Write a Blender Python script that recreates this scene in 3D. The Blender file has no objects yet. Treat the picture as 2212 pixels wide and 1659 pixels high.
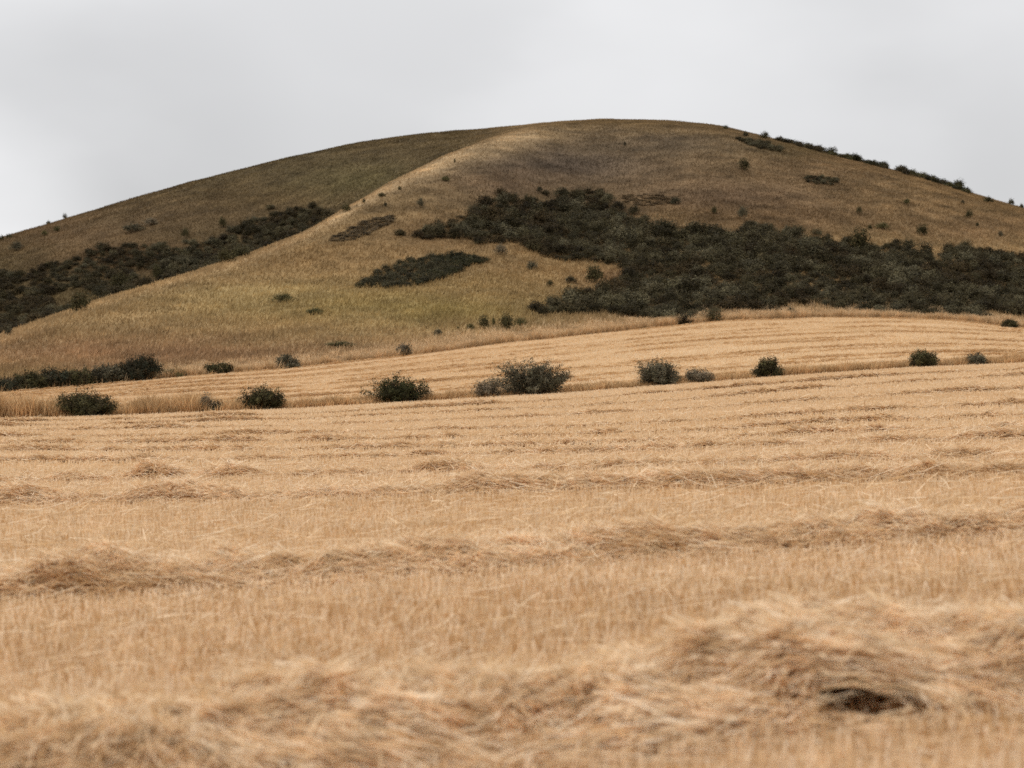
import bpy, math, numpy as np
from mathutils import Vector

# ------------------------------------------------------------------ camera, world, sun, exposure
scn = bpy.context.scene
COL = scn.collection
EYE = 1.4                                    # eye height above the stubble, metres
cd = bpy.data.cameras.new('camera'); cam = bpy.data.objects.new('camera', cd); COL.objects.link(cam)
cam.location = (0, 0, EYE); cam.rotation_euler = (math.radians(90), 0, 0)
cd.lens = 70; cd.sensor_width = 36; cd.clip_start = 0.1; cd.clip_end = 6000
cd.dof.use_dof = True; cd.dof.focus_distance = 50; cd.dof.aperture_fstop = 2.5
scn.camera = cam

SUN_EL, SUN_AZ = math.radians(50), math.radians(-72)      # azimuth from +Y towards +X
w = bpy.data.worlds.new('World'); scn.world = w; w.use_nodes = True
nt = w.node_tree; N = nt.nodes; L = nt.links; N.clear()
def nd(nt, t, **k):
    n = nt.nodes.new(t)
    for a, b in k.items(): setattr(n, a, b)
    return n
out = nd(nt, 'ShaderNodeOutputWorld')
sky = nd(nt, 'ShaderNodeTexSky', sky_type='NISHITA'); sky.sun_disc = False
sky.sun_elevation = SUN_EL; sky.sun_rotation = SUN_AZ
bg1 = nd(nt, 'ShaderNodeBackground'); bg1.inputs[1].default_value = 0.06
L.new(sky.outputs[0], bg1.inputs[0])
# cloud deck: overcast luminance rising to the zenith, broken by soft cloud masses
tc = nd(nt, 'ShaderNodeTexCoord')
sep = nd(nt, 'ShaderNodeSeparateXYZ'); L.new(tc.outputs['Generated'], sep.inputs[0])
zr = nd(nt, 'ShaderNodeMapRange'); zr.inputs['From Min'].default_value = 0.0; zr.inputs['From Max'].default_value = 1.0
zr.inputs['To Min'].default_value = 0.66; zr.inputs['To Max'].default_value = 1.72
L.new(sep.outputs['Z'], zr.inputs['Value'])
mp = nd(nt, 'ShaderNodeMapping'); mp.inputs['Scale'].default_value = (5.0, 5.0, 11.0); mp.inputs['Location'].default_value = (3.1, 0.4, 1.7)
L.new(tc.outputs['Generated'], mp.inputs[0])
nz = nd(nt, 'ShaderNodeTexNoise'); nz.inputs['Scale'].default_value = 1.0; nz.inputs['Detail'].default_value = 4.0; nz.inputs['Roughness'].default_value = 0.42
L.new(mp.outputs[0], nz.inputs['Vector'])
nr = nd(nt, 'ShaderNodeMapRange'); nr.interpolation_type = 'SMOOTHSTEP'
nr.inputs['From Min'].default_value = 0.33; nr.inputs['From Max'].default_value = 0.68
nr.inputs['To Min'].default_value = 0.91; nr.inputs['To Max'].default_value = 1.07
L.new(nz.outputs['Fac'], nr.inputs['Value'])
def lobe(direction, lo, hi, amp):            # a thinner or thicker part of the cloud deck in one direction
    dp = nd(nt, 'ShaderNodeVectorMath', operation='DOT_PRODUCT'); dp.inputs[1].default_value = Vector(direction).normalized()
    nm = nd(nt, 'ShaderNodeVectorMath', operation='NORMALIZE'); L.new(tc.outputs['Generated'], nm.inputs[0]); L.new(nm.outputs[0], dp.inputs[0])
    m = nd(nt, 'ShaderNodeMapRange'); m.interpolation_type = 'SMOOTHSTEP'
    m.inputs['From Min'].default_value = lo; m.inputs['From Max'].default_value = hi
    m.inputs['To Min'].default_value = 1.0; m.inputs['To Max'].default_value = 1 + amp
    L.new(dp.outputs['Value'], m.inputs['Value']); return m
lb = [lobe((-.275, 1, .055), .9958, .9998, .30), lobe((-.20, 1, .115), .9945, .9999, -.08), lobe((.17, 1, .11), .9945, .9999, -.05)]
prev = zr.outputs[0]
for s in [nr] + lb:
    m = nd(nt, 'ShaderNodeMath', operation='MULTIPLY'); L.new(prev, m.inputs[0]); L.new(s.outputs[0], m.inputs[1]); prev = m.outputs[0]
bg2 = nd(nt, 'ShaderNodeBackground'); bg2.inputs[0].default_value = (0.99, 0.99, 1.0, 1)
L.new(prev, bg2.inputs[1])
mx = nd(nt, 'ShaderNodeMixShader'); mx.inputs[0].default_value = 0.93
L.new(bg1.outputs[0], mx.inputs[1]); L.new(bg2.outputs[0], mx.inputs[2]); L.new(mx.outputs[0], out.inputs[0])

sd = bpy.data.lights.new('sun', 'SUN'); sd.energy = 1.0; sd.angle = math.radians(16); sd.color = (1, .95, .86)
sun = bpy.data.objects.new('sun', sd); COL.objects.link(sun)
sdir = Vector((math.sin(SUN_AZ) * math.cos(SUN_EL), math.cos(SUN_AZ) * math.cos(SUN_EL), math.sin(SUN_EL)))
sun.rotation_euler = sdir.to_track_quat('Z', 'Y').to_euler(); sun.location = (0, 0, 80)
vs = scn.view_settings; vs.view_transform = 'Standard'; vs.look = 'None'; vs.gamma = 1; vs.exposure = 0.0
scn.render.engine = 'CYCLES'; scn.cycles.use_denoising = False; scn.cycles.max_bounces = 9; scn.cycles.diffuse_bounces = 7; scn.cycles.transmission_bounces = 8

# ------------------------------------------------------------------ small numeric helpers
R = np.random.default_rng(7)
FP, CX, CY = 2212 * 70 / 36, 1106.0, 829.5       # focal length and centre of the measured photograph
def srgb(*c):
    c = np.array(c, float) / 255
    return np.where(c <= .04045, c / 12.92, ((c + .055) / 1.055) ** 2.4)
def sstep(a, b, x):
    t = np.clip((x - a) / (b - a), 0, 1); return t * t * (3 - 2 * t)
_lat = np.random.default_rng(3).random((256, 256))
def vnoise(x, y=0.0, seed=0):                     # smooth lattice noise 0..1
    x = np.asarray(x, float) + 17.3 * seed + 1000; y = np.asarray(y, float) + 9.7 * seed + 1000
    xi = np.floor(x).astype(int); yi = np.floor(y).astype(int); fx = x - xi; fy = y - yi
    fx = fx * fx * (3 - 2 * fx); fy = fy * fy * (3 - 2 * fy)
    g = lambda a, b: _lat[a % 256, b % 256]
    return (g(xi, yi) * (1 - fx) + g(xi + 1, yi) * fx) * (1 - fy) + (g(xi, yi + 1) * (1 - fx) + g(xi + 1, yi + 1) * fx) * fy
def fbm(x, y=0.0, seed=0, o=3):
    s = 0; a = 1; t = 0
    for k in range(o):
        s = s + a * vnoise(np.asarray(x) * 2 ** k, np.asarray(y) * 2 ** k, seed + k * 5); t += a; a *= .5
    return s / t
def curve(pts, x):
    p = np.array(pts, float); xs, ys = p[:, 0], p[:, 1]
    v = np.interp(x, xs, ys)
    v = np.where(x < xs[0], ys[0] + (x - xs[0]) * (ys[1] - ys[0]) / (xs[1] - xs[0]), v)
    return np.where(x > xs[-1], ys[-1] + (x - xs[-1]) * (ys[-1] - ys[-2]) / (xs[-1] - xs[-2]), v)

# ------------------------------------------------------------------ the lie of the land: z(x, y)
PX = np.arange(-1600, 3801, 10.0)
def smooth(v, n=9):
    k = np.hanning(n + 2)[1:-1]; k /= k.sum()
    return np.convolve(np.pad(v, n // 2, mode='edge'), k, 'valid')
def col(pts, lo=-500, hi=2750, n=9): return smooth(curve(pts, np.clip(PX, lo, hi)), n)
EA = [(-500, 917), (0, 906), (280, 898), (520, 888), (620, 885), (860, 871), (1050, 860), (1240, 849), (1400, 836), (1540, 826), (1700, 813), (1950, 796), (2212, 785)]
EC = [(-500, 874), (0, 851), (200, 836), (350, 820), (480, 809), (600, 801), (870, 772), (1060, 747), (1400, 709), (1550, 696), (1750, 689), (1900, 688), (2050, 694), (2212, 710)]
ED = [(-500, 846), (-150, 778), (0, 728), (200, 654), (350, 611), (540, 551), (640, 511), (700, 478), (780, 432), (860, 387), (960, 337), (1050, 303), (1150, 279), (1250, 268), (1400, 268), (1550, 283), (1750, 336), (1900, 378), (2050, 424), (2212, 474)]
ES = [(-500, 655), (0, 516), (200, 456), (400, 397), (600, 345), (800, 304), (900, 291), (1000, 283), (1100, 275), (1200, 265), (1300, 259), (1400, 260), (1480, 265), (1550, 273), (1650, 295), (1750, 322), (1900, 360), (2000, 388), (2100, 419), (2212, 452)]
yA, yC, yD, yS = col(EA), col(EC), col(ED), col(ES)
YA = col([(0, 85), (1100, 95), (2212, 106)])
YC = col([(0, 150), (600, 165), (1060, 190), (1400, 215), (1750, 235), (1900, 240), (2212, 235)])
YD = col([(0, 230), (350, 255), (700, 295), (1000, 345), (1250, 385), (1600, 370), (2212, 350)])
YS = col([(0, 430), (700, 440), (1100, 440), (1250, 430), (1600, 410), (2212, 390)])
drop = np.interp(PX, [0, 600, 800, 950, 1100, 1200], [48, 44, 26, 9, 0, 0])
lift = sstep(1000, 1200, PX)
YG = YD + .28 * (YS - YD)
aof = lambda y: (CY - y) / FP
yG = yD + drop - lift * (yD - yS) * .55
YM = YC + .52 * (YD - YC); yM = yC + .50 * (yD - yC)
def pchip_cols(X, V, q):                          # monotone cubic per row; X,V (n,K), q (n,M)
    h = np.diff(X, axis=1); dl = np.diff(V, axis=1) / h
    m = np.zeros_like(V)
    w1 = 2 * h[:, 1:] + h[:, :-1]; w2 = h[:, 1:] + 2 * h[:, :-1]
    same = dl[:, 1:] * dl[:, :-1] > 0
    den = np.where(same, w1 / np.where(dl[:, :-1] == 0, 1, dl[:, :-1]) + w2 / np.where(dl[:, 1:] == 0, 1, dl[:, 1:]), 1)
    m[:, 1:-1] = np.where(same, (w1 + w2) / den, 0); m[:, 0] = dl[:, 0]; m[:, -1] = dl[:, -1]
    outv = np.empty_like(q)
    for i in range(len(X)):
        k = np.clip(np.searchsorted(X[i], q[i]) - 1, 0, X.shape[1] - 2)
        t = (q[i] - X[i, k]) / h[i, k]
        outv[i] = ((2*t**3-3*t**2+1) * V[i, k] + (t**3-2*t**2+t) * h[i, k] * m[i, k] + (-2*t**3+3*t**2) * V[i, k+1] + (t**3-t**2) * h[i, k] * m[i, k+1])
    return outv
YMIN, YMAX, NY = 6.0, 1400.0, 900
YG_ = np.geomspace(YMIN, YMAX, NY)
kx = (PX - CX) / FP
CROSS = 0.045                                      # the field climbs gently to the right
zA = EYE + aof(yA) * YA
res = zA - CROSS * kx * YA
QY = np.tile(YG_, (len(PX), 1))
znear = CROSS * kx[:, None] * QY + res[:, None] * (QY / YA[:, None]) ** 1.5
zC = EYE + aof(yC) * YC
tt = (QY - YA[:, None]) / (YC - YA)[:, None]
slopeA = CROSS * kx + 1.5 * res / YA                # keep the slope continuous across the verge
hC = YC - YA
t = np.clip(tt, 0, 1)
crest = np.interp(PX, [1200, 1700, 2300], [.5, .15, -.05])
zmid = zA[:, None] + t * (zC - zA)[:, None] + (t * (1 - t) ** 2) * (hC * slopeA - (zC - zA))[:, None] * .8
KX = np.stack([YC, YM, YD, YG, YS, YS + 110, np.full_like(YS, 900), np.full_like(YS, 1500)], 1)
aT = (EYE + aof(yS) * YS - 14 - EYE) / (YS + 110)
KV = np.stack([aof(yC), aof(yM), aof(yD), aof(yG), aof(yS), aT, np.full_like(YS, -.005), np.full_like(YS, -.004)], 1)
zhill = EYE + pchip_cols(KX, KV, np.clip(QY, YC[:, None], 1499)) * QY
ZT = np.where(QY < YA[:, None], znear, np.where(QY < YC[:, None], zmid, zhill))
LY0, DLY = math.log(YMIN), (math.log(YMAX) - math.log(YMIN)) / (NY - 1)
def zt(x, y):
    x = np.asarray(x, float); y = np.asarray(y, float)
    yc = np.clip(y, YMIN, YMAX - 1)
    p = np.clip((CX + FP * x / yc - PX[0]) / 10.0, 0, len(PX) - 1.001); q = (np.log(yc) - LY0) / DLY
    i = p.astype(int); j = np.clip(q.astype(int), 0, NY - 2); fp = p - i; fq = q - j
    z = (ZT[i, j] * (1 - fq) + ZT[i, j+1] * fq) * (1 - fp) + (ZT[i+1, j] * (1 - fq) + ZT[i+1, j+1] * fq) * fp
    z = np.where(y < YMIN, CROSS * np.clip(x, -20, 20), z)
    rough = np.clip((y - 150) / 100, 0, 1) * (1 - np.clip((y - 520) / 60, 0, 1))
    return z + rough * ((fbm(x / 9, y / 9, 4) - .5) * .5)
def edge(v, x, y): return np.interp(CX + FP * x / np.maximum(y, YMIN), PX, v)
def proj(x, y, z):                                 # where a point of the land was measured on the photograph
    return CX + FP * x / y, CY - FP * (z - EYE) / y
def hit(xd, yd, y0=YMIN, y1=460):                  # a measured point back onto the land
    i = np.interp(xd, PX, np.arange(len(PX))); i0 = int(i); f = i - i0
    zc = ZT[i0] * (1 - f) + ZT[min(i0+1, len(PX)-1)] * f
    a = (zc - EYE) / YG_; s = aof(yd)
    js = np.where((a >= s) & (YG_ > y0) & (YG_ < y1))[0]
    if len(js) == 0:
        ok = (YG_ > y0) & (YG_ < y1); j = np.where(ok)[0][np.argmax(a[ok])]; Y = YG_[j]
    else:
        j = js[0]; Y = YG_[j]
        if j > 0 and a[j] > a[j-1] and YG_[j-1] > y0: Y = YG_[j-1] + np.clip((s - a[j-1]) / (a[j] - a[j-1]), 0, 1) * (YG_[j] - YG_[j-1])
    x = (xd - CX) / FP * Y
    return float(x), float(Y), float(zt(x, Y))

# ------------------------------------------------------------------ materials
def new_mat(name):
    m = bpy.data.materials.new(name); m.use_nodes = True; nt = m.node_tree; nt.nodes.clear()
    o = nd(nt, 'ShaderNodeOutputMaterial'); return m, nt, o
def plant_mat(name, rough=.7, spec=.2, trans=.25, var=.25, vary_obj=0.0, noise_scale=6):
    """leaf or straw: own colour from the 'tint' attribute, mottled by noise, slightly see-through to light"""
    m, nt, o = new_mat(name); Lk = nt.links.new
    at = nd(nt, 'ShaderNodeAttribute', attribute_name='tint')
    g = nd(nt, 'ShaderNodeNewGeometry'); n = nd(nt, 'ShaderNodeTexNoise'); n.inputs['Scale'].default_value = noise_scale; n.inputs['Detail'].default_value = 2
    Lk(g.outputs['Position'], n.inputs['Vector'])
    mr = nd(nt, 'ShaderNodeMapRange'); mr.inputs['From Min'].default_value = .3; mr.inputs['From Max'].default_value = .7
    mr.inputs['To Min'].default_value = 1 - var; mr.inputs['To Max'].default_value = 1 + var; Lk(n.outputs['Fac'], mr.inputs['Value'])
    vm = nd(nt, 'ShaderNodeVectorMath', operation='SCALE'); Lk(at.outputs['Color'], vm.inputs[0]); Lk(mr.outputs[0], vm.inputs['Scale'])
    c = vm.outputs[0]
    if vary_obj:
        oi = nd(nt, 'ShaderNodeObjectInfo'); m2 = nd(nt, 'ShaderNodeMapRange'); m2.inputs['To Min'].default_value = 1 - vary_obj; m2.inputs['To Max'].default_value = 1 + vary_obj
        Lk(oi.outputs['Random'], m2.inputs['Value']); v2 = nd(nt, 'ShaderNodeVectorMath', operation='SCALE'); Lk(c, v2.inputs[0]); Lk(m2.outputs[0], v2.inputs['Scale']); c = v2.outputs[0]
    b = nd(nt, 'ShaderNodeBsdfPrincipled'); b.inputs['Roughness'].default_value = rough; b.inputs['Specular IOR Level'].default_value = spec
    Lk(c, b.inputs['Base Color'])
    if trans:
        tr = nd(nt, 'ShaderNodeBsdfTranslucent'); Lk(c, tr.inputs['Color'])
        mx = nd(nt, 'ShaderNodeMixShader'); mx.inputs[0].default_value = trans
        Lk(b.outputs[0], mx.inputs[1]); Lk(tr.outputs[0], mx.inputs[2]); Lk(mx.outputs[0], o.inputs[0])
    else: Lk(b.outputs[0], o.inputs[0])
    return m
def ground_mat(name, scale, bump, var=.35, stretch=(1, 1, 1)):
    m, nt, o = new_mat(name); Lk = nt.links.new
    at = nd(nt, 'ShaderNodeAttribute', attribute_name='tint')
    g = nd(nt, 'ShaderNodeNewGeometry'); mp = nd(nt, 'ShaderNodeMapping'); mp.inputs['Scale'].default_value = stretch; Lk(g.outputs['Position'], mp.inputs[0])
    n = nd(nt, 'ShaderNodeTexNoise'); n.inputs['Scale'].default_value = scale; n.inputs['Detail'].default_value = 6; n.inputs['Roughness'].default_value = .7
    n2 = nd(nt, 'ShaderNodeTexNoise'); n2.inputs['Scale'].default_value = scale * .13; n2.inputs['Detail'].default_value = 4
    Lk(mp.outputs[0], n.inputs['Vector']); Lk(mp.outputs[0], n2.inputs['Vector'])
    ad = nd(nt, 'ShaderNodeMath', operation='ADD'); Lk(n.outputs['Fac'], ad.inputs[0]); Lk(n2.outputs['Fac'], ad.inputs[1])
    mr = nd(nt, 'ShaderNodeMapRange'); mr.inputs['From Min'].default_value = .7; mr.inputs['From Max'].default_value = 1.3
    mr.inputs['To Min'].default_value = 1 - var; mr.inputs['To Max'].default_value = 1 + var; Lk(ad.outputs[0], mr.inputs['Value'])
    vm = nd(nt, 'ShaderNodeVectorMath', operation='SCALE'); Lk(at.outputs['Color'], vm.inputs[0]); Lk(mr.outputs[0], vm.inputs['Scale'])
    bp = nd(nt, 'ShaderNodeBump'); bp.inputs['Strength'].default_value = .8; bp.inputs['Distance'].default_value = bump; Lk(n.outputs['Fac'], bp.inputs['Height'])
    b = nd(nt, 'ShaderNodeBsdfPrincipled'); b.inputs['Roughness'].default_value = .95; b.inputs['Specular IOR Level'].default_value = .05
    Lk(vm.outputs[0], b.inputs['Base Color']); Lk(bp.outputs[0], b.inputs['Normal']); Lk(b.outputs[0], o.inputs[0])
    return m
M_STRAW = plant_mat('dry_straw', .75, .06, .3, .15, noise_scale=9)
M_GRASS = plant_mat('dry_grass', .85, .04, .3, .22, noise_scale=.8)
M_LEAF = plant_mat('evergreen_leaf', .7, .06, .18, .3, .15, noise_scale=2.5)
M_BARK = plant_mat('bark', .9, .1, 0, .3, noise_scale=14)
M_FIELD = ground_mat('stubble_ground', 14, .03)
M_HILL = ground_mat('hill_turf', 1.3, .25, .4)
M_MOUND = ground_mat('matted_straw', 30, .03, .4, (1, 4, 1))

# ------------------------------------------------------------------ mesh helpers
def build(name, V, Fq, mat, tint=None, parent=None, smooth_=False):
    V = np.ascontiguousarray(V, dtype=np.float32).reshape(-1, 3); Fq = np.ascontiguousarray(Fq, dtype=np.int32)
    nf, k = Fq.shape
    me = bpy.data.meshes.new(name)
    me.vertices.add(len(V)); me.vertices.foreach_set('co', V.ravel())
    me.loops.add(nf * k); me.loops.foreach_set('vertex_index', Fq.ravel())
    me.polygons.add(nf); me.polygons.foreach_set('loop_start', np.arange(0, nf * k, k, dtype=np.int32))
    if smooth_: me.polygons.foreach_set('use_smooth', np.ones(nf, dtype=bool))
    me.update(calc_edges=True)
    if tint is not None:
        c = np.ones((len(V), 4), dtype=np.float32); c[:, :3] = np.asarray(tint).reshape(-1, 3) if np.ndim(tint) > 1 else tint
        ca = me.color_attributes.new('tint', 'FLOAT_COLOR', 'POINT'); ca.data.foreach_set('color', c.ravel())
    me.materials.append(mat)
    o = bpy.data.objects.new(name, me); COL.objects.link(o)
    if parent: o.parent = parent
    return o
def tag(o, label=None, cat=None, group=None, kind=None):
    for k, v in (('label', label), ('category', cat), ('group', group), ('kind', kind)):
        if v: o[k] = v
    return o
def grid_faces(ny, nx):
    i = np.arange(ny * nx).reshape(ny, nx)
    return np.stack([i[:-1, :-1], i[:-1, 1:], i[1:, 1:], i[1:, :-1]], -1).reshape(-1, 4)
def ribbons(P, D, S, Ln, Wd, B, nseg=2, tip=.35):
    """n ribbons: start P, unit direction D, side S, length, width, bend B (added along t squared)"""
    n = len(P); t = np.linspace(0, 1, nseg + 1)
    c = P[:, None, :] + D[:, None, :] * (Ln[:, None] * t)[..., None] + B[:, None, :] * (Ln[:, None] * t * t)[..., None]
    wd = (Wd[:, None] * (1 - (1 - tip) * t) * .5)[..., None] * S[:, None, :]
    V = np.stack([c - wd, c + wd], 2).reshape(n, -1, 3)
    b = (np.arange(n) * 2 * (nseg + 1))[:, None, None]; k = np.arange(nseg)[None, :, None] * 2
    Fq = (b + k + np.array([0, 1, 3, 2])[None, None, :]).reshape(-1, 4)
    return V.reshape(-1, 3), Fq, 2 * (nseg + 1)
def unit(v): return v / np.maximum(np.linalg.norm(v, axis=-1, keepdims=True), 1e-9)
def upright(n, tilt):
    a = R.random(n) * 2 * np.pi; r = np.abs(R.normal(0, tilt, n))
    return unit(np.stack([np.cos(a) * r, np.sin(a) * r, np.ones(n)], 1))
def flat_side(n):
    a = R.random(n) * np.pi; return np.stack([np.cos(a), np.sin(a), np.zeros(n)], 1)

# ------------------------------------------------------------------ ground sheets (the setting)
pxs = np.concatenate([np.linspace(-1590, -400, 40), np.arange(-380, 2600, 14), np.linspace(2620, 3780, 40)])
kxs = (pxs - CX) / FP
def sheet(name, Ylo, Yhi, ts, mat, colf, lift_=0.0):
    lo = np.interp(pxs, PX, Ylo); hi = np.interp(pxs, PX, Yhi)
    Y = lo[None, :] + (hi - lo)[None, :] * ts[:, None]
    X = kxs[None, :] * np.maximum(Y, 34 if name == 'stubble_field' else 0)
    Z = zt(X, Y) + lift_
    V = np.stack([X, Y, Z], -1).reshape(-1, 3)
    o = build(name, V, grid_faces(len(ts), len(pxs)), mat, colf(V), smooth_=True); o['kind'] = 'structure'; return o
SOIL = np.array([.48, .325, .185])
one = np.ones_like(YA)
def soil_tint(V):
    n = fbm(V[:, 0] / 1.5, V[:, 1] / .6, 2); return SOIL[None, :] * (.85 + .3 * n[:, None])
ts = np.concatenate([np.linspace(0, .3, 60)[:-1], np.linspace(.3, 1, 70)])
sheet('stubble_field', one * -25, YA + 2.0, ts, M_FIELD, soil_tint)
FARSOIL = np.array([.54, .385, .225])
sheet('upper_field', YA + 2.0, YC, np.linspace(0, 1, 110), M_FIELD, lambda V: FARSOIL[None, :] * (.85 + .3 * fbm(V[:, 0] / 4, V[:, 1] / 2, 6)[:, None]))

# natural colour of the hill's turf, patch by patch: (x, y, rx, ry, colour, weight)
TAN, OLV, BRN = srgb(150, 124, 78), srgb(106, 89, 54), srgb(116, 94, 64)
PATCH = [
    (300, 765, 520, 42, srgb(150, 117, 78), .95), (700, 705, 420, 34, srgb(158, 132, 84), .7), (650, 650, 330, 48, srgb(152, 130, 72), .8),
    (950, 665, 260, 38, srgb(140, 122, 62), .8), (560, 640, 160, 26, srgb(168, 146, 92), .6), (1000, 610, 260, 40, srgb(140, 116, 64), .6), (700, 560, 190, 45, srgb(134, 106, 60), .8),
    (950, 500, 160, 60, srgb(128, 100, 60), .8), (1150, 560, 160, 60, srgb(138, 110, 64), .7),
    (1230, 358, 330, 66, srgb(103, 89, 71), .98), (1420, 310, 260, 34, srgb(116, 99, 72), .9), (1080, 400, 140, 40, srgb(116, 93, 64), .9),
    (1600, 430, 330, 62, srgb(122, 98, 70), .9), (1750, 370, 280, 50, srgb(136, 110, 72), .8), (1980, 430, 230, 45, srgb(146, 118, 74), .8), (2120, 490, 200, 40, srgb(140, 112, 72), .8),
    (1700, 480, 300, 36, srgb(118, 91, 56), .6), (1480, 465, 140, 25, srgb(118, 92, 50), .5), (1750, 320, 140, 22, srgb(112, 98, 60), .5), (1330, 600, 100, 26, srgb(122, 90, 56), .6)]
BACK = [(150, 500, 260, 50, srgb(126, 101, 66), .8), (420, 460, 260, 45, srgb(104, 84, 54), .7), (700, 360, 300, 45, srgb(100, 86, 54), .8), (780, 395, 150, 36, srgb(102, 92, 52), .8),
    (300, 560, 200, 35, srgb(110, 83, 50), .8), (560, 430, 160, 35, srgb(98, 80, 46), .8), (300, 640, 160, 30, srgb(112, 94, 50), .6)]
def hill_tint(V):
    x, y, z = V[:, 0], V[:, 1], V[:, 2]
    px, py = proj(x, np.maximum(y, 50), z)
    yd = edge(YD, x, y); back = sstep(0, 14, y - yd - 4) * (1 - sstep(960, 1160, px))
    c = np.tile(TAN, (len(V), 1)); cb = np.tile(OLV, (len(V), 1))
    wob = (fbm(x / 7, y / 7, 11) - .5) * 60; wob2 = (fbm(x / 7, y / 7, 21) - .5) * 30
    for (a, b, rx, ry, k, wt) in PATCH:
        g = wt * np.exp(-1.2 * (((px + wob - a) / rx) ** 2 + ((py + wob2 - b) / ry) ** 2)); c = c * (1 - g[:, None]) + k[None] * g[:, None]
    for (a, b, rx, ry, k, wt) in BACK:
        g = wt * np.exp(-1.2 * (((px + wob - a) / rx) ** 2 + ((py + wob2 - b) / ry) ** 2)); cb = cb * (1 - g[:, None]) + k[None] * g[:, None]
    # pale tan grass along the crest of the spur
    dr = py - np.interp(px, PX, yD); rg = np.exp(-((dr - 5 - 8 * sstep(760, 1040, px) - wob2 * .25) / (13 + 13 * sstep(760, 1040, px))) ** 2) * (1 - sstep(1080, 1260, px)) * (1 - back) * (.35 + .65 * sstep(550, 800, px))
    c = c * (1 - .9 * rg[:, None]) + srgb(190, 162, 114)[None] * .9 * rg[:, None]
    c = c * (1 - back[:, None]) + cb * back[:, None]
    # dry verge at the foot
    ft = np.exp(-np.maximum(y - edge(YC, x, y), 0) / 7.0)
    c = c * (1 - .6 * ft[:, None]) + srgb(184, 154, 112)[None] * .6 * ft[:, None]
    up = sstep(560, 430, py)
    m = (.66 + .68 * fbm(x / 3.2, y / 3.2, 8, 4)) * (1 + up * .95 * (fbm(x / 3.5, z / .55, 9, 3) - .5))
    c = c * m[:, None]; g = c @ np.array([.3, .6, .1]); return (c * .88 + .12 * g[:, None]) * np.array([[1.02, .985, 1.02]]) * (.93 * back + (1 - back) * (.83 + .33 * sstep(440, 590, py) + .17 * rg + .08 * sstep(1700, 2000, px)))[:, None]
HT = .93
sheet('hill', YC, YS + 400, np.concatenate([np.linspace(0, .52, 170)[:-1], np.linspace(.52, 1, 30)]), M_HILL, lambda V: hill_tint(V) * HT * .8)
s = 3500; rr = np.concatenate([[0], np.geomspace(30, s, 8)]); an = np.linspace(0, 2 * np.pi, 65)
V = np.stack([rr[:, None] * np.cos(an)[None], rr[:, None] * np.sin(an)[None], np.full((9, 65), -9.0)], -1).reshape(-1, 3)
tag(build('ground', V, grid_faces(9, 65), M_HILL, srgb(140, 115, 75) * .9), kind='structure')

# ------------------------------------------------------------------ stubble
def scatter(y0, y1, dens, pad=1.22, right=0):
    """random points on the ground seen between two distances, even per square metre"""
    kmax = pad * 1106 / FP; mg = 5.0; A = kmax * (y1 ** 2 - y0 ** 2) + 2 * mg * (y1 - y0); n = int(A * dens)
    a, b = kmax, 2 * mg; u = R.random(n) * A + kmax * y0 ** 2 + b * y0
    y = (-b + np.sqrt(b * b + 4 * a * u)) / (2 * a); x = (R.random(n) * 2 - 1) * (kmax * y + mg)
    return x, y
ST = np.array([.74, .542, .332])
def shade(c, t):                                   # darker straw coloured browner, as its shaded gaps look, bleached straw paler and greyer
    t = np.asarray(t).reshape(-1, 1); return np.clip(c, .01, .97) ** (1 + 1.0 * (1 - t)) * t ** .35
def straw_col(n, lo=.62, hi=1.28):
    c = shade(np.tile(ST, (n, 1)), R.uniform(lo, hi, n))
    g = (R.random(n) < .14)[:, None]; c = np.where(g, c * .4 + .6 * np.array([.80, .66, .48])[None], c)   # bleached straws
    b = (R.random(n) < .12)[:, None]; c = np.where(b, c * np.array([.86, .76, .62])[None], c)             # tawny straws
    return c
def stubble(y0, y1, dens, wd, ht, tilt, nseg, lohi=(.62, 1.28)):
    x, y = scatter(y0, y1, dens)
    yy = y + CROSS * .2 * x
    row = np.round(yy / .16) * .16                                     # drill rows, loosely
    y = np.where(R.random(len(y)) < .7, row - CROSS * .2 * x + R.normal(0, .022, len(y)), y)
    keep = (y < edge(YA, x, y) - .2) & (R.random(len(y)) < .25 + 1.3 * fbm(x / .3, y / .25, 31))
    x, y = x[keep], y[keep]; n = len(x)
    band = fbm(x / 14, (y + .08 * x) / 1.1, 33); patch = fbm(x / .6, y / .6, 35)
    z = zt(x, y) - .01
    ln = ht * R.uniform(.6, 1.2, n) * (.75 + .5 * patch)
    D = upright(n, tilt); S = flat_side(n)
    B = np.stack([R.normal(0, .10, n), R.normal(0, .10, n), R.normal(0, .03, n)], 1)
    V, Fq, k = ribbons(np.stack([x, y, z], 1), D, S, ln, wd * R.uniform(.7, 1.4, n), B, nseg, .8)
    c = shade(straw_col(n, *lohi), .88 + .34 * band)
    return V, Fq, np.repeat(c, k, 0)
def join(parts):
    Vs, Fs, Cs, b = [], [], [], 0
    for V, Fq, c in parts:
        Vs.append(V); Fs.append(Fq + b); Cs.append(c); b += len(V)
    return np.concatenate(Vs), np.concatenate(Fs), np.concatenate(Cs)
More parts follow.
